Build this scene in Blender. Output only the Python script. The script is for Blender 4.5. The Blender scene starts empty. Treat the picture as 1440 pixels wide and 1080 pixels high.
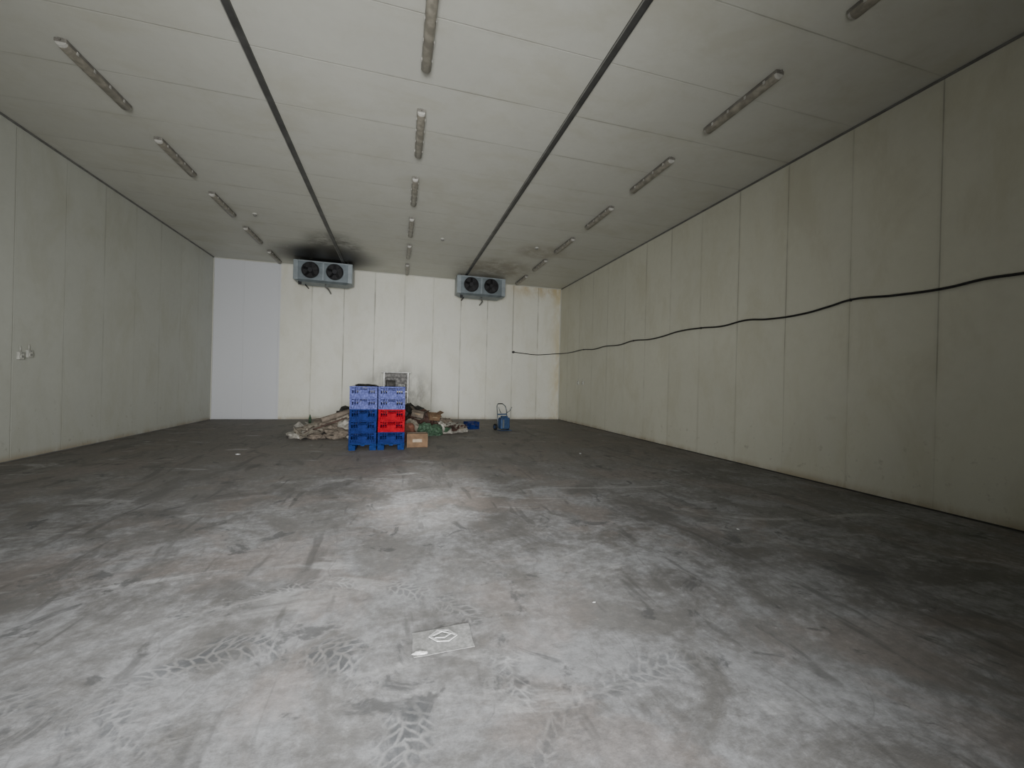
import bpy, bmesh, math, random
from mathutils import Vector, Matrix, noise, Euler

random.seed(7)
S = bpy.context.scene
C = S.collection

XL, XR, YB, YF, H = -6.12, 6.68, 16.3, -0.6, 5.57

# ------------------------------------------------------------------ node helper
class NT:
    def __init__(s, name):
        s.m = bpy.data.materials.new(name); s.m.use_nodes = True
        s.t = s.m.node_tree; s.n = s.t.nodes
        s.b = s.n["Principled BSDF"]
    def link(s, a, b):
        if isinstance(a, (int, float)): b.default_value = a
        elif isinstance(a, tuple): b.default_value = a if len(a) != 3 or b.type == 'VECTOR' else (*a, 1)
        else: s.t.links.new(a, b)
    def M(s, op, a, b=0.0, c=0.0):
        n = s.n.new("ShaderNodeMath"); n.operation = op
        s.link(a, n.inputs[0]); s.link(b, n.inputs[1]); s.link(c, n.inputs[2])
        return n.outputs[0]
    def mul(s, *a):
        r = a[0]
        for x in a[1:]: r = s.M('MULTIPLY', r, x)
        return r
    def ss(s, x, a, b, lo=0.0, hi=1.0):
        n = s.n.new("ShaderNodeMapRange"); n.interpolation_type = 'SMOOTHSTEP'
        s.link(x, n.inputs[0]); n.inputs[1].default_value = a; n.inputs[2].default_value = b
        n.inputs[3].default_value = lo; n.inputs[4].default_value = hi
        return n.outputs[0]
    def pos(s):
        g = s.n.new("ShaderNodeNewGeometry"); x = s.n.new("ShaderNodeSeparateXYZ")
        s.t.links.new(g.outputs["Position"], x.inputs[0])
        return g.outputs["Position"], x.outputs[0], x.outputs[1], x.outputs[2]
    def obj(s):
        g = s.n.new("ShaderNodeTexCoord"); return g.outputs["Object"]
    def noise(s, v, scale, detail=4, rough=.55, stretch=None, dist=0.0, off=None, rot=0):
        if stretch or off or rot:
            mp = s.n.new("ShaderNodeMapping"); s.t.links.new(v, mp.inputs[0])
            if stretch: mp.inputs["Scale"].default_value = stretch
            if off: mp.inputs["Location"].default_value = off
            mp.inputs["Rotation"].default_value = (0, 0, rot)
            v = mp.outputs[0]
        n = s.n.new("ShaderNodeTexNoise"); s.t.links.new(v, n.inputs["Vector"])
        n.inputs["Scale"].default_value = scale; n.inputs["Detail"].default_value = detail
        n.inputs["Roughness"].default_value = rough; n.inputs["Distortion"].default_value = dist
        return n.outputs["Fac"]
    def voro_edge(s, x, y, z, scale, rnd=.7):
        c = s.n.new("ShaderNodeCombineXYZ"); s.link(x, c.inputs[0]); s.link(y, c.inputs[1]); s.link(z, c.inputs[2])
        n = s.n.new("ShaderNodeTexVoronoi"); n.feature = 'DISTANCE_TO_EDGE'; n.voronoi_dimensions = '2D'
        s.t.links.new(c.outputs[0], n.inputs["Vector"]); n.inputs["Scale"].default_value = scale
        n.inputs["Randomness"].default_value = rnd
        return n.outputs["Distance"]
    def white(s, w):
        n = s.n.new("ShaderNodeTexWhiteNoise"); n.noise_dimensions = '1D'
        s.link(w, n.inputs["W"]); return n.outputs["Value"]
    def mix(s, f, a, b, mode='MIX'):
        n = s.n.new("ShaderNodeMix"); n.data_type = 'RGBA'; n.blend_type = mode
        s.link(f, n.inputs[0]); s.link(a, n.inputs[6]); s.link(b, n.inputs[7])
        return n.outputs[2]
    def bump(s, h, strength=.3, dist=.01):
        n = s.n.new("ShaderNodeBump"); s.link(h, n.inputs["Height"])
        n.inputs["Strength"].default_value = strength; n.inputs["Distance"].default_value = dist
        s.t.links.new(n.outputs[0], s.b.inputs["Normal"])
    def out(s, col, rough=.5, metal=0.0, spec=.5):
        s.link(col, s.b.inputs["Base Color"]); s.link(rough, s.b.inputs["Roughness"])
        s.b.inputs["Metallic"].default_value = metal
        s.b.inputs["Specular IOR Level"].default_value = spec
        return s.m

def simple(name, col, rough=.5, metal=0, var=.25, scale=8, spec=.5, dark=.5):
    t = NT(name)
    f = t.noise(t.obj(), scale, 4)
    f = t.ss(f, .35, .7)
    d = tuple(c * (1 - var) for c in col)
    return t.out(t.mix(f, d, col), rough, metal, spec)

# ------------------------------------------------------------------ wall materials
def panel_mat(name, axis, phase, spacing, base, joint=.75, kind="side", lineseed=0.0, lw=.010):
    t = NT(name)
    P, X, Y, Z = t.pos()
    a = X if axis == 'X' else Y
    q = t.M('DIVIDE', t.M('SUBTRACT', a, phase), spacing)
    k = t.M('ROUND', q)
    d = t.M('MULTIPLY', t.M('ABSOLUTE', t.M('SUBTRACT', q, k)), spacing)
    line = t.ss(d, lw * .35, lw, 1, 0)
    halo = t.ss(d, .0, .06, 1, 0)
    rnd = t.white(t.M('ADD', k, lineseed))
    pid = t.white(t.M('ADD', t.M('FLOOR', q), 37.3))
    if kind == "ceil":
        n1 = t.noise(P, 1.3, 3, .6, (1, .2, 1))
    else:
        n1 = t.noise(P, 1.0, 3, .6, (1, 1, .8))
    n1s = t.ss(n1, .38, .64)
    amt = t.mul(line, t.M('MULTIPLY_ADD', n1s, .7, .3), t.M('MULTIPLY_ADD', rnd, .75, .25))
    if kind == "side":   # grime in the joints stops well above the floor
        amt = t.M('MULTIPLY', amt, t.ss(t.M('ADD', Z, t.M('MULTIPLY', rnd, .8)), 1.7, 2.3, .15, 1))
    lum = t.M('MULTIPLY_ADD', pid, .04, .96)
    big = t.noise(P, .5, 3, .6)
    fine = t.noise(P, 7, 4, .7)
    v = t.M('MULTIPLY', lum, t.M('MULTIPLY_ADD', big, .16, .92))
    v = t.M('MULTIPLY', v, t.M('MULTIPLY_ADD', fine, .12, .94))
    comb = t.n.new("ShaderNodeCombineColor")
    for i in range(3): t.link(v, comb.inputs[i])
    col = t.mix(1.0, base, comb.outputs[0], 'MULTIPLY')
    gf = t.noise(P, 1.4, 5, .7, (1, 1, .45) if kind != "ceil" else (.6, 1, 1), .4, (7, 3, 1))
    col = t.mix(t.ss(gf, .43, .72, 0, .4), col, tuple(c * m for c, m in zip(base, (.78, .75, .65))))
    grime = (.11, .10, .08)
    col = t.mix(t.M('MULTIPLY', amt, joint), col, grime)
    col = t.mix(t.mul(halo, n1s, .22 * joint), col, (.2, .18, .12))
    if kind in ("side", "back"):
        foot = t.mul(t.ss(Z, .0, .16, 1, 0), t.ss(gf, .3, .6))
        col = t.mix(t.M('MULTIPLY', foot, .65), col, (.28, .21, .12))
        scuff = t.mul(t.ss(fine, .58, .72), t.ss(Z, .3, 1.6, .4, 0))
        col = t.mix(scuff, col, (.23, .21, .17))
    if kind == "back":
        sheet = t.ss(X, -4.06, -4.03, 1, 0)
        col = t.mix(t.M('MULTIPLY', sheet, .9), col, (.56, .572, .60))
        dx = t.M('DIVIDE', t.M('SUBTRACT', X, .1), 1.5)
        dz = t.M('DIVIDE', t.M('SUBTRACT', Z, 1.0), 1.3)
        r = t.M('SQRT', t.M('ADD', t.M('MULTIPLY', dx, dx), t.M('MULTIPLY', dz, dz)))
        soot = t.mul(t.ss(r, .35, 1.2, 1, 0), t.ss(t.noise(P, 2.4, 5, .7, (1, 1, .5)), .28, .66))
        col = t.mix(t.M('MULTIPLY', soot, .75), col, (.12, .11, .09))
        rx = t.mul(t.ss(X, 4.0, 5.2), t.ss(Z, 4.9, 5.5), t.ss(gf, .4, .6))
        col = t.mix(t.M('MULTIPLY', rx, .6), col, (.42, .30, .12))
        rc = t.mul(t.ss(X, 6.1, 6.68), t.ss(gf, .35, .6))
        col = t.mix(t.M('MULTIPLY', rc, .55), col, (.52, .42, .2))
    if kind == "ceil":
        def blob(cx, cy, sx, sy, stren, c, col, nz, lo=.25, hi=.6):
            dx = t.M('DIVIDE', t.M('SUBTRACT', X, cx), sx); dy = t.M('DIVIDE', t.M('SUBTRACT', Y, cy), sy)
            r = t.M('SQRT', t.M('ADD', t.M('MULTIPLY', dx, dx), t.M('MULTIPLY', dy, dy)))
            m = t.mul(t.ss(r, .4, 1.1, 1, 0), t.ss(nz, lo, hi))
            return t.mix(t.M('MULTIPLY', m, stren), col, c)
        nz = t.noise(P, 2.2, 5, .7)
        col = blob(-2.35, 14.9, 1.9, 1.7, .98, (.010, .009, .008), col, nz, .2, .40)
        col = blob(-1.9, 13.6, 1.0, 1.5, .75, (.04, .035, .025), col, nz)
        col = blob(3.3, 14.3, 1.7, 1.5, .6, (.16, .12, .07), col, nz)
        col = blob(4.2, 12.0, 1.0, .8, .5, (.2, .15, .09), col, nz)
    t.bump(t.M('ADD', t.M('MULTIPLY', line, -1.0), t.M('MULTIPLY', big, 1.2)), .35, .012)
    return t.out(col, .5, 0, .3)

m_left = panel_mat("left_panels", 'Y', 8.75, 1.08, (.47, .48, .43), .4, "side", 11)
m_right = panel_mat("right_panels", 'Y', 3.59, 1.08, (.55, .545, .455), .65, "side", 0)
m_back = panel_mat("back_panels", 'X', .23, 1.085, (.66, .655, .575), .85, "back", 4, .018)
m_front = panel_mat("front_panels", 'X', .23, 1.085, (.42, .42, .37), .5, "side")
m_ceil = panel_mat("ceiling_panels", 'Y', 3.59, 1.08, (.53, .53, .475), .5, "ceil")

# ------------------------------------------------------------------ floor material
def floor_mat():
    t = NT("dusty_concrete")
    P, X, Y, Z = t.pos()
    big = t.noise(P, .4, 4, .6, None, .3)
    mid = t.noise(P, 1.5, 7, .68, None, .8)
    fine = t.noise(P, 13, 6, .78)
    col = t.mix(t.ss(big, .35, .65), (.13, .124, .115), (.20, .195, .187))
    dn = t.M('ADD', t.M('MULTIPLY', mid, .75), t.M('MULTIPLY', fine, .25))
    thr = t.M('SUBTRACT', dn, t.M('MULTIPLY', t.ss(Y, 2, 9), .05))  # pale cover thins out gradually towards the back
    pale_cover = t.ss(thr, .40, .60)
    col = t.mix(t.M('MULTIPLY', pale_cover, .8), col, (.32, .325, .33))
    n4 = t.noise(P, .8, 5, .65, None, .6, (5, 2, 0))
    br = t.M('MULTIPLY', t.ss(Y, 4.5, 10), t.ss(n4, .2, .55, .5, 1))  # brown tone grows stronger towards the back
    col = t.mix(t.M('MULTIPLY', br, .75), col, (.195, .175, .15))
    red = t.M('MULTIPLY', t.ss(n4, .49, .62), .45)
    col = t.mix(red, col, (.245, .205, .18))
    sm = t.noise(P, 1.0, 5, .66, (1, .45, 1), 1.8, (0, 0, 0), .5)
    sm2 = t.noise(P, 1.1, 5, .66, (.45, 1.1, 1), 1.6, (2, 7, 0), .25)
    col = t.mix(t.M('MULTIPLY', t.ss(sm, .52, .65), .6), col, (.10, .096, .09))
    col = t.mix(t.M('MULTIPLY', t.ss(sm2, .58, .70), .6), col, (.46, .46, .455))
    spots = t.ss(t.noise(P, 2.4, 5, .68, None, .9, (1, 9, 0)), .585, .67)
    col = t.mix(t.M('MULTIPLY', spots, .75), col, (.08, .08, .08))
    sc = t.noise(P, 1.7, 2, .5, (1, .5, 1), 1.2, (4, 1, 0), 1.1)
    ln = t.ss(t.M('ABSOLUTE', t.M('SUBTRACT', sc, .5)), .002, .009, 1, 0)
    col = t.mix(t.mul(ln, t.ss(mid, .48, .58), .25), col, (.07, .068, .065))
    # short skid strokes
    sk = t.noise(P, 5.5, 3, .5, (1, .16, 1), .4, (3, 8, 0), .35)
    sk2 = t.noise(P, 5.5, 3, .5, (1, .16, 1), .4, (9, 2, 0), -1.15)
    skm = t.M('MAXIMUM', t.ss(sk, .64, .71), t.ss(sk2, .64, .71))
    col = t.mix(t.M('MULTIPLY', skm, .55), col, (.08, .077, .073))
    # tyre tread prints, broken and smudged: rows of scale-like blocks with pale gaps
    wn = t.noise(P, 1.2, 2)
    brk0 = t.noise(P, 2.6, 5, .78, None, .9)
    def arc(cx, cy, R, w, th0, dth, dark, pale, cell=13):
        vx = t.M('SUBTRACT', X, cx); vy = t.M('SUBTRACT', Y, cy)
        r = t.M('SQRT', t.M('ADD', t.M('MULTIPLY', vx, vx), t.M('MULTIPLY', vy, vy)))
        dr = t.M('SUBTRACT', t.M('ADD', r, t.M('MULTIPLY', t.M('SUBTRACT', wn, .5), .14)), R)
        ad = t.M('ABSOLUTE', dr)
        c0, s0 = math.cos(-th0), math.sin(-th0)
        rx = t.M('SUBTRACT', t.M('MULTIPLY', vx, c0), t.M('MULTIPLY', vy, s0))
        ry = t.M('ADD', t.M('MULTIPLY', vx, s0), t.M('MULTIPLY', vy, c0))
        th = t.M('ARCTAN2', ry, rx)
        win = t.ss(t.M('ABSOLUTE', th), dth * .6, dth, 1, 0)
        edge = t.M('ADD', ad, t.M('MULTIPLY', t.M('SUBTRACT', fine, .5), .12))
        band = t.ss(edge, w * .25, w * .62, 1, 0)
        u = t.M('ADD', t.M('MULTIPLY', th, R * 1.3), t.M('MULTIPLY', ad, .9))
        vd = t.voro_edge(t.M('ADD', u, t.M('MULTIPLY', brk0, .12)), t.M('MULTIPLY', dr, .85), 0.0, cell, .8)
        vd = t.M('ADD', vd, t.M('MULTIPLY', t.M('SUBTRACT', fine, .5), .35))
        tread = t.ss(vd, .02, .22)
        bw = t.mul(band, win)
        bk = t.ss(brk0, .42, .60)
        return t.mul(bw, bk, tread, dark), t.mul(bw, bk, t.M('SUBTRACT', 1.0, tread), pale)
    arcs = [(-.62, 2.05, 1.22, .22, 1.0, 1.7, .40, .40, 15), (-.80, 1.72, .86, .28, .95, 1.4, .80, .25, 14),
            (-1.4, 1.50, .72, .26, 1.5, 1.2, .55, .2, 13), (-2.2, 1.2, 1.3, .2, .9, .7, .45, .15, 13),
            (1.4, .9, 1.0, .22, 2.0, .9, .45, .2, 13), (-.3, 4.9, 2.1, .16, -.9, .6, .3, .1, 13)]
    for A in arcs:
        m, p = arc(*A)
        col = t.mix(m, col, (.075, .08, .086))
        col = t.mix(p, col, (.42, .425, .42))
    col = t.mix(t.ss(fine, .3, .70, .45, 0), col, (.095, .095, .095))
    col = t.mix(t.ss(fine, .60, .78, 0, .5), col, (.48, .48, .47))
    t.bump(fine, .3, .008)
    return t.out(col, t.M('MULTIPLY_ADD', pale_cover, .15, .65), 0, .25)
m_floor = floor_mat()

# ------------------------------------------------------------------ small materials
m_trim = simple("galvanised_trim", (.20, .20, .19), .5, .2, .3, 4)
m_dark = simple("rubber_seal", (.05, .05, .045), .8)
m_beam = simple("ceiling_tbar_metal", (.10, .10, .095), .5, .3, .35, 3)
m_beam_e = simple("ceiling_tbar_flange", (.30, .30, .28), .5, .2, .3, 3)
m_fixbody = simple("fixture_body_grey", (.20, .19, .165), .6, 0, .4, 6)
m_fixcover = simple("fixture_yellowed_cover", (.29, .27, .22), .35, 0, .4, 9)
m_fixend = simple("fixture_end_cap", (.46, .45, .41), .5, 0, .3, 9)
m_cable = simple("black_cable", (.010, .010, .010), .5)
m_metal = simple("galvanised_casing", (.19, .225, .24), .4, .3, .25, 5)
m_metal_l = simple("casing_end_cover", (.28, .32, .335), .4, .2, .2, 5)
m_black = simple("black_plastic", (.004, .004, .005), .6)
m_grill = simple("fan_guard_wire", (.03, .03, .033), .4, .5)
m_white = simple("white_plastic", (.5, .5, .45), .4)
m_sock = simple("socket_recess_grey", (.2, .2, .18), .5)
m_blue = simple("blue_crate_plastic", (.014, .028, .125), .85, 0, .35, 14, .05)
m_blue2 = simple("faded_blue_crate_plastic", (.12, .14, .36), .85, 0, .5, 22, .05)
m_palb = simple("blue_pallet_plastic", (.012, .035, .14), .8, 0, .4, 10, .05)
m_red = simple("red_crate_plastic", (.32, .008, .016), .85, 0, .3, 14, .05)
m_card = simple("cardboard_brown", (.16, .095, .05), .85, 0, .35, 6)
m_card2 = simple("dusty_cardboard", (.19, .155, .12), .9, 0, .45, 7)
m_cardp = simple("pale_cardboard", (.30, .265, .21), .85, 0, .4, 7)
m_sackw = simple("dirty_white_sack", (.38, .36, .31), .75, 0, .5, 9)
m_sackg = simple("green_net_sack", (.06, .125, .07), .7, 0, .6, 25)
m_sackd = simple("dark_plastic_sheet", (.018, .017, .015), .55, 0, .5, 9)
m_brown = simple("brown_wood", (.065, .03, .02), .8, 0, .5, 9)
m_orange = simple("orange_cloth", (.16, .06, .035), .8, 0, .4, 9)
m_tape = simple("packing_tape", (.27, .2, .12), .35)
m_steel = simple("dull_stainless", (.30, .30, .275), .4, .4, .5, 12)
m_steeld = simple("dark_steel", (.14, .133, .12), .5, .4, .7, 10)  # darker steel tone for rack shelves, back panel and contents
m_truck = simple("blue_painted_steel", (.03, .07, .16), .55, .1, .35, 12)
m_tube = simple("grey_tube_steel", (.17, .2, .22), .4, .5)
m_paper = simple("waste_paper", (.5, .5, .49), .8, 0, .25, 30)
m_film = simple("dusty_plastic_film", (.30, .30, .29), .5, 0, .35, 40)
m_ground = simple("yard_concrete", (.45, .44, .41), .9, 0, .2, .7)

# ------------------------------------------------------------------ mesh builder
class MB:
    def __init__(s, name, mats):
        s.name = name; s.mats = mats; s.bm = bmesh.new()
    def _idx(s, new, mi, smooth=False):
        fs = set()
        for v in new: fs.update(v.link_faces)
        for f in fs: f.material_index = mi; f.smooth = smooth
    def box(s, c, d, mi=0, rot=None, bev=0):
        M = Matrix.Translation(c) @ (rot.to_4x4() if rot else Matrix.Identity(4)) @ Matrix.Diagonal((*d, 1))
        r = bmesh.ops.create_cube(s.bm, size=1, matrix=M)
        vs = r['verts']; s._idx(vs, mi)
        if bev:
            es = set()
            for v in vs: es.update(v.link_edges)
            r2 = bmesh.ops.bevel(s.bm, geom=list(es), offset=bev, segments=2, affect='EDGES', profile=.6)
            for f in r2['faces']: f.material_index = mi
    def cyl(s, a, b, r, mi=0, seg=16, r2=None, caps=True):
        a, b = Vector(a), Vector(b); d = b - a
        q = Vector((0, 0, 1)).rotation_difference(d.normalized()).to_matrix().to_4x4()
        M = Matrix.Translation((a + b) / 2) @ q
        rr = bmesh.ops.create_cone(s.bm, cap_ends=caps, segments=seg, radius1=r, radius2=r if r2 is None else r2, depth=d.length, matrix=M)
        s._idx(rr['verts'], mi, True)
        for v in rr['verts']:
            for f in v.link_faces:
                if len(f.verts) > 4: f.smooth = False
    def torus(s, c, R, r, mi=0, axis='Y', seg=32, rs=8):
        rings = []
        for i in range(seg):
            a = 2 * math.pi * i / seg
            ring = []
            for j in range(rs):
                b = 2 * math.pi * j / rs
                x = (R + r * math.cos(b)) * math.cos(a); z = (R + r * math.cos(b)) * math.sin(a); y = r * math.sin(b)
                p = (x, y, z) if axis == 'Y' else ((x, z, y) if axis == 'Z' else (y, x, z))
                ring.append(s.bm.verts.new(Vector(c) + Vector(p)))
            rings.append(ring)
        for i in range(seg):
            for j in range(rs):
                f = s.bm.faces.new((rings[i][j], rings[(i+1) % seg][j], rings[(i+1) % seg][(j+1) % rs], rings[i][(j+1) % rs]))
                f.material_index = mi; f.smooth = True
    def tube(s, pts, r, mi=0, seg=8):
        for a, b in zip(pts, pts[1:]):
            s.cyl(a, b, r, mi, seg)
        for p in pts[1:-1]:
            rr = bmesh.ops.create_icosphere(s.bm, subdivisions=1, radius=r * 1.02, matrix=Matrix.Translation(p)); s._idx(rr['verts'], mi, True)
    def mesh(s):
        bmesh.ops.recalc_face_normals(s.bm, faces=s.bm.faces)
        me = bpy.data.meshes.new(s.name); s.bm.to_mesh(me); s.bm.free()
        for m in s.mats: me.materials.append(m)
        return me
    def obj(s, loc=(0, 0, 0), rot=(0, 0, 0), parent=None):
        return inst(s.name, s.mesh(), loc, rot, parent)

def inst(name, me, loc=(0, 0, 0), rot=(0, 0, 0), parent=None):
    o = bpy.data.objects.new(name, me); C.objects.link(o)
    o.location = loc; o.rotation_euler = rot
    if parent: o.parent = parent
    return o
def empty(name, loc=(0, 0, 0)):
    o = bpy.data.objects.new(name, None); C.objects.link(o); o.location = loc; o.empty_display_size = .2
    return o

# ------------------------------------------------------------------ room shell
T = .15
def slab(name, lo, hi, mat):
    b = MB(name, [mat]); lo, hi = Vector(lo), Vector(hi)
    b.box((lo + hi) / 2, hi - lo); return b.obj()
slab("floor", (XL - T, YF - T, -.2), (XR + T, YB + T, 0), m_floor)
slab("ceiling", (XL - T, YF - T, H), (XR + T, YB + T, H + T), m_ceil)
slab("wall_left", (XL - T, YF - T, 0), (XL, YB + T, H), m_left)
slab("wall_right", (XR, YF - T, 0), (XR + T, YB + T, H), m_right)
slab("wall_back", (XL, YB, 0), (XR, YB + T, H), m_back)
DX0, DX1, DH = -2.2, 1.5, 3.5
wf = MB("wall_front", [m_front])
for lo, hi in (((XL, YF - T, 0), (DX0, YF, H)), ((DX1, YF - T, 0), (XR, YF, H)), ((DX0, YF - T, DH), (DX1, YF, H))):
    lo, hi = Vector(lo), Vector(hi); wf.box((lo + hi) / 2, hi - lo)
wf.obj()
df = MB("door_1", [m_trim]); yc = YF + .024
df.box((DX0 - .05, yc, DH / 2), (.10, .04, DH)); df.box((DX1 + .05, yc, DH / 2), (.10, .04, DH))
df.box(((DX0 + DX1) / 2, yc, DH + .05), (DX1 - DX0 + .2, .04, .10)); df.obj()
slab("ground_outside", (-25, -30, -.25), (25, YF - T, -.02), m_ground)

def strip(name, lo, hi, mat):
    b = MB(name, [mat]); lo, hi = Vector(lo), Vector(hi); b.box((lo + hi) / 2, hi - lo, 0, None, .004); b.obj()
e = .002
strip("baseboard_right", (XR - .02, YF, 0), (XR - e, YB - .03, .018), m_dark)
strip("baseboard_left", (XL + e, YF, 0), (XL + .02, YB - .03, .018), m_trim)
strip("baseboard_back", (XL + .03, YB - .03, 0), (XR - .03, YB - e, .02), m_trim)
strip("trim_1", (XR - .03, YF, H - .03), (XR - e, YB - .04, H - e), m_trim)
strip("trim_2", (XL + e, YF, H - .03), (XL + .03, YB - .04, H - e), m_trim)
strip("trim_3", (XL + .035, YB - .035, H - .03), (XR - .035, YB - e, H - e), m_ceil)
strip("trim_4", (XL + e, YB - .03, .03), (XL + .03, YB - e, H - .04), m_ceil)
strip("trim_5", (XR - .03, YB - .03, .03), (XR - e, YB - e, H - .04), m_ceil)

# ceiling T-bars
for x in (-1.88, 2.44):
    b = MB("ceiling_support_rail", [m_beam, m_beam_e])
    L = YB - YF - .1; cy = (YB + YF) / 2
    b.box((0, 0, -.012), (.095, L, .022), 0, None, .003)
    b.box((-.042, 0, -.027), (.010, L, .012), 1); b.box((.042, 0, -.027), (.010, L, .012), 0)
    b.obj((x, cy, H))

# ------------------------------------------------------------------ fluorescent fixtures
def fixture_mesh():
    b = MB("fluorescent_light_fixture", [m_fixbody, m_fixcover, m_fixend])
    b.box((0, 0, -.03), (.125, 1.27, .045), 0, None, .008)
    prof = [(-.06, -.05), (-.058, -.072), (-.045, -.092), (-.022, -.102), (.022, -.102), (.045, -.092), (.058, -.072), (.06, -.05)]
    A = [b.bm.verts.new((x, -.60, z)) for x, z in prof]; B = [b.bm.verts.new((x, .60, z)) for x, z in prof]
    for i in range(len(prof) - 1):
        f = b.bm.faces.new((A[i], A[i+1], B[i+1], B[i])); f.material_index = 1; f.smooth = True
    for V, y in ((A, -.628), (B, .628)):
        E = [b.bm.verts.new((x * .96, y, z + (.012 if z < -.06 else 0))) for x, z in prof]
        for i in range(len(prof) - 1):
            f = b.bm.faces.new((V[i], V[i+1], E[i+1], E[i])); f.material_index = 2
        f = b.bm.faces.new(E); f.material_index = 2
    for y in (-.45, -.15, .15, .45):
        for sx in (-1, 1): b.box((sx * .064, y, -.055), (.008, .03, .04), 2)
    b.box((0, -.615, -.004), (.05, .03, .008), 0); b.box((0, .615, -.004), (.05, .03, .008), 0)
    b.cyl((0, -.66, -.03), (0, -.63, -.03), .012, 0, 8)
    return b.mesh()
fm = fixture_mesh()
for x, y0, ks in ((-4.03, 6.95, range(-3, 5)), (.27, 6.92, range(-2, 5)), (4.59, 6.86, range(-3, 5))):
    for k in ks:
        inst("fluorescent_light_fixture", fm, (x, y0 + 2.11 * k, H), (0, 0, random.uniform(-.012, .012)))

# ------------------------------------------------------------------ evaporator units
def evap_mesh():
    b = MB("evaporator_unit", [m_metal, m_metal_l, m_black, m_grill, m_trim])
    W, D, Hh = 1.85, .58, .66
    zt = -.07; zc = zt - Hh / 2
    b.box((0, .04, zc), (W - .02, D - .08, Hh), 0, None, .006)
    fy = -D / 2
    b.box((0, fy + .02, zc), (W - .06, .04, Hh - .02), 0, None, .006)
    for sx in (-1, 1):
        b.box((sx * (W / 2 - .07), fy + .01, zc), (.14, .075, Hh), 1, None, .01)
        b.box((sx * (W / 2), 0, zc), (.02, D, Hh), 1, None, .005)
    b.box((0, fy - .005, zt - .02), (W, .03, .04), 1); 
    b.box((0, fy - .005, zc, ), (.05, .012, Hh - .08), 1)
    for cx in (-.40, .37):
        zz = zc + .01
        b.cyl((cx, fy - .045, zz), (cx, fy + .01, zz), .262, 2, 40)
        b.torus((cx, fy - .045, zz), .262, .018, 2)
        b.cyl((cx, fy - .085, zz), (cx, fy - .045, zz), .075, 3, 20)
        for i in range(5):
            a = i * 2 * math.pi / 5 + .3
            c = Vector((cx + .15 * math.cos(a), fy - .062, zz + .15 * math.sin(a)))
            b.box(c, (.17, .006, .10), 2, Matrix.Rotation(-a, 3, 'Y') @ Matrix.Rotation(.45, 3, 'X'))
        for R in (.09, .14, .19, .24): b.torus((cx, fy - .10, zz), R, .003, 3, 'Y', 28, 5)
        for i in range(8):
            a = i * math.pi / 4
            b.cyl((cx + .07 * math.cos(a), fy - .10, zz + .07 * math.sin(a)), (cx + .27 * math.cos(a), fy - .06, zz + .27 * math.sin(a)), .004, 3, 5)
    zb = zt - Hh
    tray = [(-W/2+.03, fy+.0, zb), (W/2-.03, fy+.0, zb), (W/2-.03, D/2, zb), (-W/2+.03, D/2, zb)]
    low = [(-W/2+.2, fy+.08, zb-.055), (W/2-.2, fy+.08, zb-.055), (W/2-.2, D/2-.06, zb-.085), (-W/2+.2, D/2-.06, zb-.085)]
    T_ = [b.bm.verts.new(p) for p in tray]; Lw = [b.bm.verts.new(p) for p in low]
    b.bm.faces.new(T_).material_index = 0; b.bm.faces.new(Lw).material_index = 0
    for i in range(4): b.bm.faces.new((T_[i], T_[(i+1)%4], Lw[(i+1)%4], Lw[i])).material_index = 0
    b.tube([(.05, -.05, zb-.05), (.05, -.05, zb-.15), (.12, .1, zb-.19), (.12, D/2+.36, zb-.23)], .026, 4)
    b.box((-W/2+.18, fy+.12, zb-.09), (.10, .06, .12), 2, None, .01)
    b.tube([(-W/2+.3, .1, zb-.02), (-W/2+.3, .1, zb-.1), (-W/2+.3, D/2+.36, zb-.1)], .018, 2)
    for sx in (-1, 1):
        for sy in (-.2, .2):
            b.cyl((sx * (W/2-.15), sy, zt-.01), (sx * (W/2-.15), sy, 0), .008, 4, 8)
            b.box((sx * (W/2-.15), sy, zt + .006), (.06, .06, .012), 4)
    return b.mesh()
em = evap_mesh()
inst("evaporator_unit", em, (-2.51, 15.60, H))
inst("evaporator_unit", em, (3.02, 15.60, H))

# ------------------------------------------------------------------ wall cable
def curve(name, pts, r, mat):
    cu = bpy.data.curves.new(name, 'CURVE'); cu.dimensions = '3D'; cu.bevel_depth = r; cu.bevel_resolution = 3
    sp = cu.splines.new('BEZIER'); sp.bezier_points.add(len(pts) - 1)
    for p, q in zip(sp.bezier_points, pts):
        p.co = q; p.handle_left_type = p.handle_right_type = 'AUTO'
    cu.materials.append(mat); cu.use_fill_caps = True
    o = bpy.data.objects.new(name, cu); C.objects.link(o); return o
xw = XR - .03
pts = [(4.62, YB - .03, 2.79), (4.72, YB - .04, 2.78), (5.1, YB - .03, 2.75), (5.6, YB - .03, 2.72), (6.1, YB - .03, 2.76), (6.5, YB - .05, 2.80), (xw, YB - .35, 2.80),
       (xw, 15.0, 2.79), (xw, 13.94, 2.82), (xw, 13.1, 2.77), (xw, 12.32, 2.81), (xw, 11.4, 2.78), (xw, 10.61, 2.84), (xw, 9.8, 2.80), (xw, 9.27, 2.82), (xw, 8.6, 2.88), (xw, 7.84, 2.87), (xw, 7.2, 2.83),
       (xw, 6.56, 2.87), (xw, 6.1, 2.82), (xw, 5.38, 2.81), (xw, 4.95, 2.86), (xw, 4.64, 2.905), (xw, 4.04, 2.857), (xw, 3.5, 2.84), (xw, 3.15, 2.87), (xw, 2.83, 2.86), (xw, 2.0, 2.87), (xw, 1, 2.84), (xw, -.4, 2.9)]
cab = empty("wall_cable", (0, 0, 0))
o = curve("cable_run", pts, .0165, m_cable); o.parent = cab
b = MB("plug", [m_cable]); b.cyl((4.60, YB - .002, 2.79), (4.60, YB - .06, 2.79), .05, 0, 16); b.box((4.60, YB - .05, 2.79), (.11, .05, .06), 0, None, .01)
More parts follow.
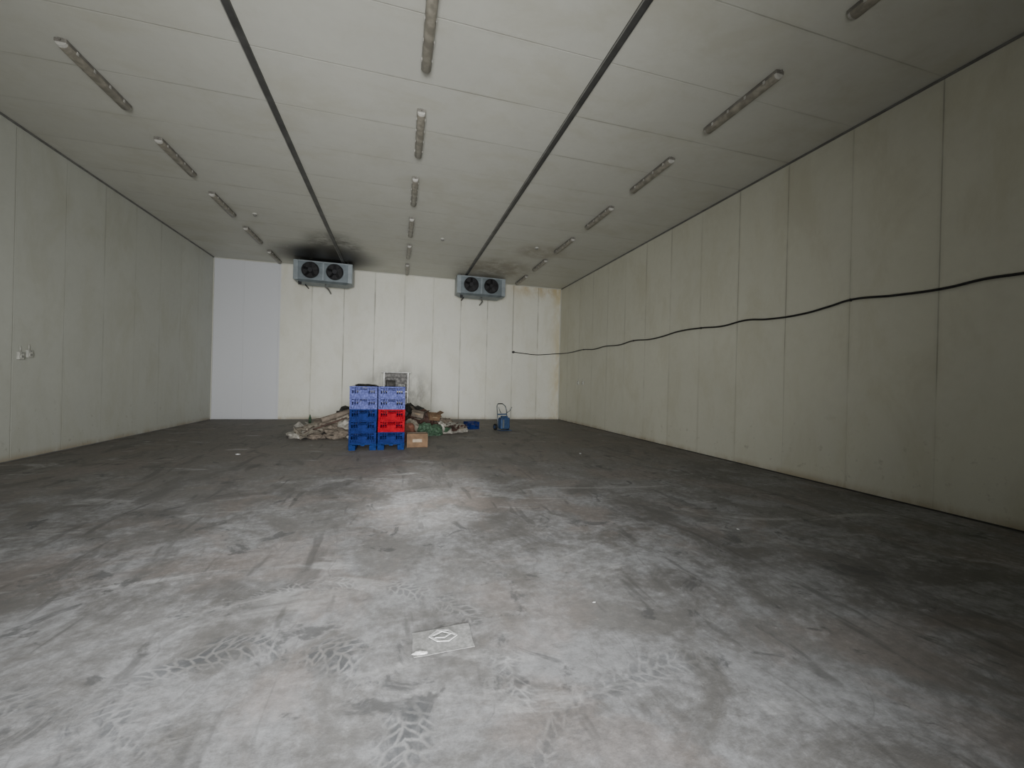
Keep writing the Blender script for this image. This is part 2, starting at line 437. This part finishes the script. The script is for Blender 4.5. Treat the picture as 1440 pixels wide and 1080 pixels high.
b.obj(parent=cab)
b = MB("clips", [m_dark])
for y in (13.94, 10.61, 7.84, 4.64, 2.0):
    z = min(pts, key=lambda p: abs(p[1] - y))[2]; b.box((XR - .021, y, z), (.038, .014, .045), 0, None, .004)
b.obj(parent=cab)

def socket(loc, rot):
    b = MB("wall_socket", [m_white, m_sock])
    b.box((0, -.02, 0), (.10, .04, .13), 0, None, .008); b.cyl((0, -.05, -.015), (0, -.04, -.015), .035, 0, 20)
    b.cyl((0, -.053, -.015), (0, -.049, -.015), .020, 1, 16); b.box((0, -.045, .045), (.03, .012, .015), 1)
    b.cyl((0, -.015, .065), (0, -.015, .16), .008, 0, 8)
    return b.obj(loc, rot)
socket((XR, 14.35, 1.58), (0, 0, math.radians(-90))); socket((XR, 13.95, 1.58), (0, 0, math.radians(-90)))
socket((XL, 9.05, 1.80), (0, 0, math.radians(90))); socket((XL, 8.88, 1.76), (0, 0, math.radians(90)))
for p in ((1.16, 11.8), (3.93, 11.6), (-3.5, 11.6)):
    b = MB("ceiling_sensor", [m_white, m_sock]); b.cyl((0, 0, -.03), (0, 0, 0), .06, 0, 24); b.cyl((0, 0, -.06), (0, 0, -.03), .03, 1, 16, .045); b.obj((*p, H))

# ------------------------------------------------------------------ crates and pallets
def crate_mesh(name, mat):
    b = MB(name, [mat, m_black]); W, D, h = .56, .385, .243
    b.box((0, 0, .008), (W - .03, D - .03, .012))
    for z, hh, gx in ((.012, .022, .012), (h - .014, .024, 0), (.085, .010, .010), (.165, .010, .010), (.192, .008, .010)):
        for s in (-1, 1):
            b.box((0, s * (D / 2 - .008 - gx / 2), z), (W - gx, .016, hh)); b.box((s * (W / 2 - .008 - gx / 2), 0, z), (.016, D - gx - .032, hh))
    for sx in (-1, 1):
        for sy in (-1, 1): b.box((sx * (W / 2 - .022), sy * (D / 2 - .022), h / 2), (.036, .036, h - .012), 0, None, .004)
    n = 12
    for i in range(1, n):
        x = -W / 2 + W * i / n
        top = .16 if abs(x) < .075 else h - .02
        for s in (-1, 1): b.box((x, s * (D / 2 - .014), (top + .02) / 2), (.011, .010, top - .02))
    for i in range(1, 8):
        y = -D / 2 + D * i / 8
        for s in (-1, 1): b.box((s * (W / 2 - .014), y, h / 2), (.010, .011, h - .03))
    for s in (-1, 1):
        b.box((0, s * (D / 2 - .012), .120), (.17, .010, .060)); b.box((-.085, s * (D / 2 - .012), .19), (.012, .014, .06)); b.box((.085, s * (D / 2 - .012), .19), (.012, .014, .06))
        b.box((-.19, s * (D / 2 - .013), .052), (.10, .008, .055)); b.box((.19, s * (D / 2 - .013), .052), (.10, .008, .055))
        b.box((-.21, s * (D / 2 - .013), .178), (.07, .008, .03)); b.box((.21, s * (D / 2 - .013), .178), (.07, .008, .03))
    for s in (-1, 1):
        b.box((0, s * (D / 2 - .024), .055), (W - .07, .004, .07)); b.box((s * (W / 2 - .024), 0, .055), (.004, D - .07, .07))
    return b.mesh()
crates = {k: crate_mesh("plastic_crate", m) for k, m in (("b", m_blue), ("f", m_blue2), ("r", m_red))}
pb = MB("plastic_pallet", [m_palb]); PW, PD, PH = .565, .80, .14
for i in range(7): pb.box((0, -PD/2 + .05 + i * .1167, PH - .012), (PW, .09, .024), 0, None, .004)
for sx in (-1, 0, 1): pb.box((sx * (PW/2 - .04), 0, PH - .035), (.08, PD - .02, .026))
for sx in (-1, 1):
    for sy in (-1, 0, 1):
        pb.box((sx * (PW/2 - .075), sy * (PD/2 - .07), .055), (.14, .13, .10), 0, None, .012)
    pb.box((sx * (PW/2 - .075), 0, .008), (.13, PD - .02, .016))
pm = pb.mesh()
PX = (-.667, -.088); PY = 9.18 + PD / 2
for ip, px in enumerate(PX):
    inst("plastic_pallet", pm, (px, PY, 0))
    for row in (0, 1):
        y = PY + (-.2 if row == 0 else .2)
        order = ["b", "b", "b", "f", "f"] if ip == 0 else ["b", "r", "r", "f", "f"]
        if row == 1: order = ["b"] * 5
        if ip == 0 and row == 0: order = ["b", "b", "b", "f", "f"]
        for i, kk in enumerate(order):
            inst("plastic_crate", crates[kk], (px + random.uniform(-.006, .006), y, PH + .001 + i * .2435), (0, 0, random.uniform(-.006, .006)))

# ------------------------------------------------------------------ rubbish helpers
def bag(name, mat, loc, size, seed, parent=None, rough=1.0, rz=0):
    bm = bmesh.new(); bmesh.ops.create_icosphere(bm, subdivisions=4, radius=1)
    off = Vector((seed * 3.1, seed * 1.7, seed * .9))
    for v in bm.verts:
        p = v.co.copy()
        d = 1 + .38 * rough * noise.noise(p * 1.3 + off) + .22 * rough * noise.noise(p * 3.1 + off) 
        rdg = 1 - abs(noise.noise(p * 4.3 - off)) * 2
        d += .10 * rough * rdg + .05 * rough * noise.noise(p * 10 + off)
        q = p * d; q.z = max(q.z, -.45)
        v.co = Vector((q.x * size[0] / 2, q.y * size[1] / 2, (q.z + .45) * size[2] / 1.5))
    for f in bm.faces: f.smooth = rough < .8
    me = bpy.data.meshes.new(name); bm.to_mesh(me); bm.free(); me.materials.append(mat)
    return inst(name, me, loc, (0, 0, rz), parent)
def sheet(name, mat, loc, w, d, rot, seed, parent=None, crumple=.03, th=.006, fold=0):
    bm = bmesh.new(); n = 14
    g = [[None] * (n + 1) for _ in range(n + 1)]
    off = Vector((seed * 2.3, seed, 0))
    for i in range(n + 1):
        for j in range(n + 1):
            x = (i / n - .5) * w; y = (j / n - .5) * d
            x2 = x + (.05 * w * noise.noise(Vector((y * 6, seed, 0))) if i in (0, n) else 0)
            z = crumple * (noise.noise(Vector((x * 3, y * 3, 0)) + off) * 1.6 + noise.noise(Vector((x * 9, y * 9, 0)) + off) * .6) + fold * abs(x)
            g[i][j] = bm.verts.new((x2, y, z))
    for i in range(n):
        for j in range(n): bm.faces.new((g[i][j], g[i+1][j], g[i+1][j+1], g[i][j+1]))
    me = bpy.data.meshes.new(name); bm.to_mesh(me); bm.free(); me.materials.append(mat)
    o = inst(name, me, loc, rot, parent)
    md = o.modifiers.new("th", 'SOLIDIFY'); md.thickness = th; md.offset = 0
    return o
def carton(name, mat, loc, dims, rz=0, flaps=True, parent=None, tilt=(0, 0)):
    w, d, h = dims; b = MB(name, [mat, m_tape, m_black]); th = .008
    b.box((0, 0, th / 2), (w, d, th))
    for s in (-1, 1):
        b.box((0, s * (d / 2 - th / 2), h / 2), (w, th, h)); b.box((s * (w / 2 - th / 2), 0, h / 2), (th, d - 2 * th, h))
    if flaps:
        for s, an in ((-1, .5), (1, -.9)):
            R = Matrix.Rotation(an * 1.0, 3, 'X')
            c = Vector((0, s * d / 2, h)) + R @ Vector((0, s * d * .22, 0)) * 1.0
            b.box(c, (w * .98, d * .44, .006), 0, R)
        for s, an in ((-1, -.7), (1, .6)):
            R = Matrix.Rotation(-an * s * s, 3, 'Y')
            c = Vector((s * w / 2, 0, h)) + R @ Vector((s * w * .18, 0, 0))
            b.box(c, (w * .36, d * .96, .006), 0, R)
    else:
        for s in (-1, 1): b.box((0, s * d * .2475, h - .004), (w - .004, d * .493, .008))
        b.box((0, 0, h + .001), (w, .05, .002), 1); 
    b.box((0, -d / 2 - .001, h * .5), (w * .45, .002, h * .22), 1)
    return b.obj(loc, (tilt[0], tilt[1], rz), parent)

# left heap -----------------------------------------------------------
hp = empty("rubbish_heap", (-1.55, 12.0, 0))
rr = random.Random(3)
mats_l = [m_card2, m_cardp, m_sackw, m_card2, m_card, m_sackd, m_cardp, m_card2]
k = 0
def L(x, y, z=0): return (x + 1.55, y - 12.0, z)
for (x, y, sx, sy, sz, m) in [(-1.15, 12.3, 1.1, 1.3, .70, m_sackd), (-1.65, 12.2, 1.0, 1.2, .45, m_card2), (-1.0, 11.5, .8, .8, .50, m_sackw),
                              (-2.05, 11.9, .8, .9, .30, m_cardp), (-1.45, 11.3, .7, .6, .28, m_card2), (-2.35, 11.5, .6, .6, .16, m_sackw),
                              (-.95, 12.0, .6, .6, .80, m_brown), (-1.9, 11.2, .5, .4, .17, m_card2), (-1.3, 11.8, .5, .5, .55, m_cardp)]:
    k += 1; bag("crumpled_sack", m, L(x, y), (sx, sy, sz), k, hp, 1.0, k)
for i in range(26):
    x = rr.uniform(-2.45, -.95); y = rr.uniform(10.95, 12.3)
    f = (x + 2.6) / 1.7
    z = .05 + f * .42 * max(0, min(1, (y - 10.8) / 1.0)) + rr.uniform(0, .04)
    sheet("cardboard_scrap", rr.choice(mats_l), L(x, y, z), rr.uniform(.2, .5), rr.uniform(.15, .4),
          (rr.uniform(-.5, .7), rr.uniform(-.5, .5), rr.uniform(0, 6)), 20 + i, hp, .035, .006, rr.choice([0, 0, .4]))
b = MB("cardboard_roll", [m_card2, m_card]); b.cyl((-.30, -.5, .42), (.55, -.1, .70), .07, 0, 20); b.obj(parent=hp)
b = MB("wooden_stick", [m_brown]); b.box((-.2, -.6, .3), (1.1, .05, .03), 0, Euler((0, -.35, .2)).to_matrix()); b.box((.3, -.3, .42), (.9, .06, .03), 0, Euler((.1, -.5, -.5)).to_matrix()); b.obj(parent=hp)
b = MB("green_bottle", [m_sackg]); b.cyl((0, 0, 0), (0, 0, .2), .04, 0, 16); b.cyl((0, 0, .2), (0, 0, .27), .035, 0, 16, .014); b.cyl((0, 0, .27), (0, 0, .3), .016, 0, 12); b.obj((-2.72, 14.8, 0))
sheet("floor_litter", m_sackw, (-2.45, 14.9, .04), .35, .2, (0, .1, .4), 90)
sheet("floor_litter", m_card2, (-2.05, 14.3, .05), .5, .3, (.1, .0, .9), 91)

# right heap ----------------------------------------------------------
hr = empty("rubbish_heap", (1.1, 12.2, 0))
def R_(x, y, z=0): return (x - 1.1, y - 12.2, z)
for (x, y, sx, sy, sz, m) in [(.45, 12.9, 1.0, 1.1, .78, m_sackd), (.75, 12.5, .7, .7, .62, m_brown), (1.0, 11.7, .55, .5, .30, m_sackg), (.75, 11.5, .45, .4, .34, m_sackg),
                              (1.55, 12.2, .6, .5, .28, m_sackw), (1.35, 12.6, .6, .6, .38, m_card2), (1.85, 12.3, .45, .4, .22, m_sackw), (1.0, 12.9, .7, .7, .5, m_card2),
                              (.45, 11.6, .5, .5, .42, m_cardp), (1.3, 12.0, .35, .3, .3, m_sackw)]:
    k += 1; bag("crumpled_sack", m, R_(x, y), (sx, sy, sz), k, hr, 1.0, k)
for i in range(18):
    x = rr.uniform(.4, 2.0); y = rr.uniform(11.5, 13.0); f = (2.2 - x) / 1.8
    z = .06 + f * .45 * max(0, min(1, (y - 11.2) / 1.0))
    sheet("cardboard_scrap", rr.choice([m_card, m_cardp, m_sackw, m_sackg, m_brown, m_card2]), R_(x, y, z), rr.uniform(.15, .38), rr.uniform(.12, .3),
          (rr.uniform(-.6, .8), rr.uniform(-.5, .5), rr.uniform(0, 6)), 60 + i, hr, .035, .006, rr.choice([0, .4]))
carton("cardboard_carton", m_card, R_(1.05, 12.35, .36), (.34, .26, .20), .4, True, hr, (.15, .1))
carton("cardboard_carton", m_card2, R_(.62, 12.2, .44), (.34, .3, .20), -.3, True, hr, (-.1, .2))
carton("cardboard_box", m_card, (.475, 9.62, 0), (.46, .34, .31), .03, False)
bag("crumpled_sack", m_orange, (.30, 10.6, 0), (.45, .5, .40), 41)
bag("black_plastic_sheet", m_sackd, (-.64, PY - .02, PH + .002 + 5 * .2435), (.42, .5, .05), 44)
sheet("floor_litter", m_sackw, (.62, 11.0, .05), .3, .3, (0.1, .1, .9), 93)

inst("plastic_crate", crates["b"], (2.36, 13.1, 0), (0, 0, .25)).scale = (.75, .85, .95)

# ------------------------------------------------------------------ blue hand truck
ht = MB("hand_truck", [m_truck, m_tube, m_black])
for sx in (-1, 1):
    ht.tube([(sx * .17, .02, .10), (sx * .17, .10, .62), (sx * .15, .16, .76), (sx * .08, .22, .83)], .016, 1)
    ht.cyl((sx * .20, .10, .10), (sx * .25, .10, .10), .10, 2, 24); ht.cyl((sx * .195, .10, .10), (sx * .255, .10, .10), .05, 0, 16)
    ht.tube([(sx * .10, -.02, .55), (sx * .18, -.10, .62), (sx * .24, -.12, .74)], .012, 1)
ht.tube([(-.08, .22, .83), (.08, .22, .83)], .018, 2)
for z, y in ((.18, .03), (.34, .06), (.50, .08)): ht.box((0, y, z), (.34, .02, .04), 0, None, .004)
ht.cyl((-.22, .10, .10), (.22, .10, .10), .014, 1, 10)
ht.box((0, -.10, .012), (.40, .26, .016), 0, None, .003)
ht.box((0, -.06, .23), (.32, .20, .36), 0, None, .03); ht.box((0, -.06, .43), (.20, .14, .06), 0, None, .02)
ht.box((-.08, -.17, .22), (.06, .02, .26), 1, None, .005)
ht.obj((3.30, 12.65, 0), (0, 0, .25))

# ------------------------------------------------------------------ metal rack leaning at the back wall
mr = MB("metal_rack", [m_steel, m_steeld])
W = .86; Zt = 1.80
mr.box((0, -.06, Zt), (W + .22, .32, .035), 0, None, .006)
for sx in (-1, 1):
    for y in (-.18, .08): mr.box((sx * W / 2, y, Zt / 2), (.055, .045, Zt - .03), 0, None, .004)
for z in (.15, .62, 1.08):
    mr.box((0, -.05, z), (W - .05, .28, .02), 1)
    mr.box((0, -.19, z), (W - .05, .02, .05), 0, None, .003)
mr.box((0, .09, 1.30), (W - .05, .01, .96), 1)
mr.box((0, -.05, 1.62), (W - .05, .25, .015), 1)
mr.box((-.2, -.02, 1.30), (.3, .2, .42), 1, Euler((0, 0, .3)).to_matrix(), .02); mr.box((.2, -.04, 1.24), (.3, .18, .30), 0, Euler((0, .1, -.2)).to_matrix(), .02)
mr.obj((-.02, 16.12, 0))

# ------------------------------------------------------------------ floor litter
sc = empty("discarded_packaging", (.29, 2.38, 0))
sheet("film", m_film, (0, 0, .008), .34, .22, (0, 0, .06), 5, sc, .006, .002)
def ring_strip(name, pts, parent, w=.018, mat=m_paper):
    b = MB(name, [mat])
    for a, c in zip(pts, pts[1:]):
        a, c = Vector(a), Vector(c); d = c - a
        b.box((a + c) / 2, (d.length + .006, w, .004), 0, Matrix.Rotation(math.atan2(d.y, d.x), 3, 'Z') @ Matrix.Rotation(random.uniform(-.3, .3), 3, 'X'))
    b.obj(parent=parent)
ring_strip("strip_1", [(-.07, .02, .02), (-.02, .07, .022), (.04, .06, .02), (.08, .0, .022), (.03, -.04, .02), (-.03, -.03, .022), (-.07, .02, .02)], sc, .012)
ring_strip("strip_2", [(-.05, .02, .025), (.0, .05, .026), (.05, .02, .025), (.01, -.01, .025), (-.04, .0, .025)], sc, .010)
bag("crumple", m_paper, (-.13, -.09, .0), (.07, .035, .016), 51, sc)
for i, (x, y, w) in enumerate(((1.35, 2.56, .02), (3.9, 8.2, .07), (3.55, 3.55, .03), (-2.9, 9.0, .08))):
    bag("paper_scrap", m_paper, (x, y, 0), (w, w * .6, w * .22), 70 + i, None, 1.0, i)

# ------------------------------------------------------------------ lights
def area(name, loc, target, sx, sy, power, col, spread=180):
    l = bpy.data.lights.new(name, 'AREA'); l.shape = 'RECTANGLE'; l.size = sx; l.size_y = sy; l.energy = power; l.color = col
    l.spread = math.radians(spread)
    o = bpy.data.objects.new(name, l); C.objects.link(o); o.location = loc
    o.rotation_euler = (Vector(target) - Vector(loc)).to_track_quat('-Z', 'Y').to_euler()
    return o
def spot(name, loc, tgt, power, ang, blend, size):
    l = bpy.data.lights.new(name, 'SPOT'); l.energy = power; l.spot_size = math.radians(ang); l.spot_blend = blend; l.shadow_soft_size = size
    l.color = (1, .99, .97)
    o = bpy.data.objects.new(name, l); C.objects.link(o); o.location = loc
    o.rotation_euler = (Vector(tgt) - Vector(loc)).to_track_quat('-Z', 'Y').to_euler()
area("daylight_area", (-.6, -3.6, 2.1), (-.9, 16, 2.3), 4.2, 3.4, 860, (.985, .99, 1), 108)
area("daylight_low_area", (-.4, -1.6, .4), (-.5, 8, 5.5), 3.4, 1.2, 140, (1, .99, .96), 135)
spot("added_pool_spot", (-.1, -.5, 3.4), (.1, 4.0, 0), 560, 54, 1, .3)  # added spot inside the doorway, brightens the wide floor pool
spot("added_patch_spot", (.1, -.5, 3.45), (.4, 5.5, 0), 3400, 17, 1, .1)  # added narrow spot for the bright floor patch, no gap is modelled

w = bpy.data.worlds.new("sky"); S.world = w; w.use_nodes = True
bg = w.node_tree.nodes["Background"]; bg.inputs[0].default_value = (.75, .85, 1, 1); bg.inputs[1].default_value = .8

# ------------------------------------------------------------------ camera
dx = Vector((2044, -50, -576)).normalized()
dy = Vector((-162, 5, -576)); dy = (dy - dx * dy.dot(dx)).normalized()
dz = dx.cross(dy)
cam = bpy.data.cameras.new("camera"); cam.sensor_width = 36; cam.sensor_fit = 'HORIZONTAL'; cam.lens = 36 * 576 / 1440
cam.clip_start = .05; cam.clip_end = 200
co = bpy.data.objects.new("camera", cam); C.objects.link(co)
Mx = Matrix(((dx.x, dx.y, dx.z, 0), (dy.x, dy.y, dy.z, 0), (dz.x, dz.y, dz.z, 1.5), (0, 0, 0, 1)))
co.matrix_world = Mx
S.camera = co
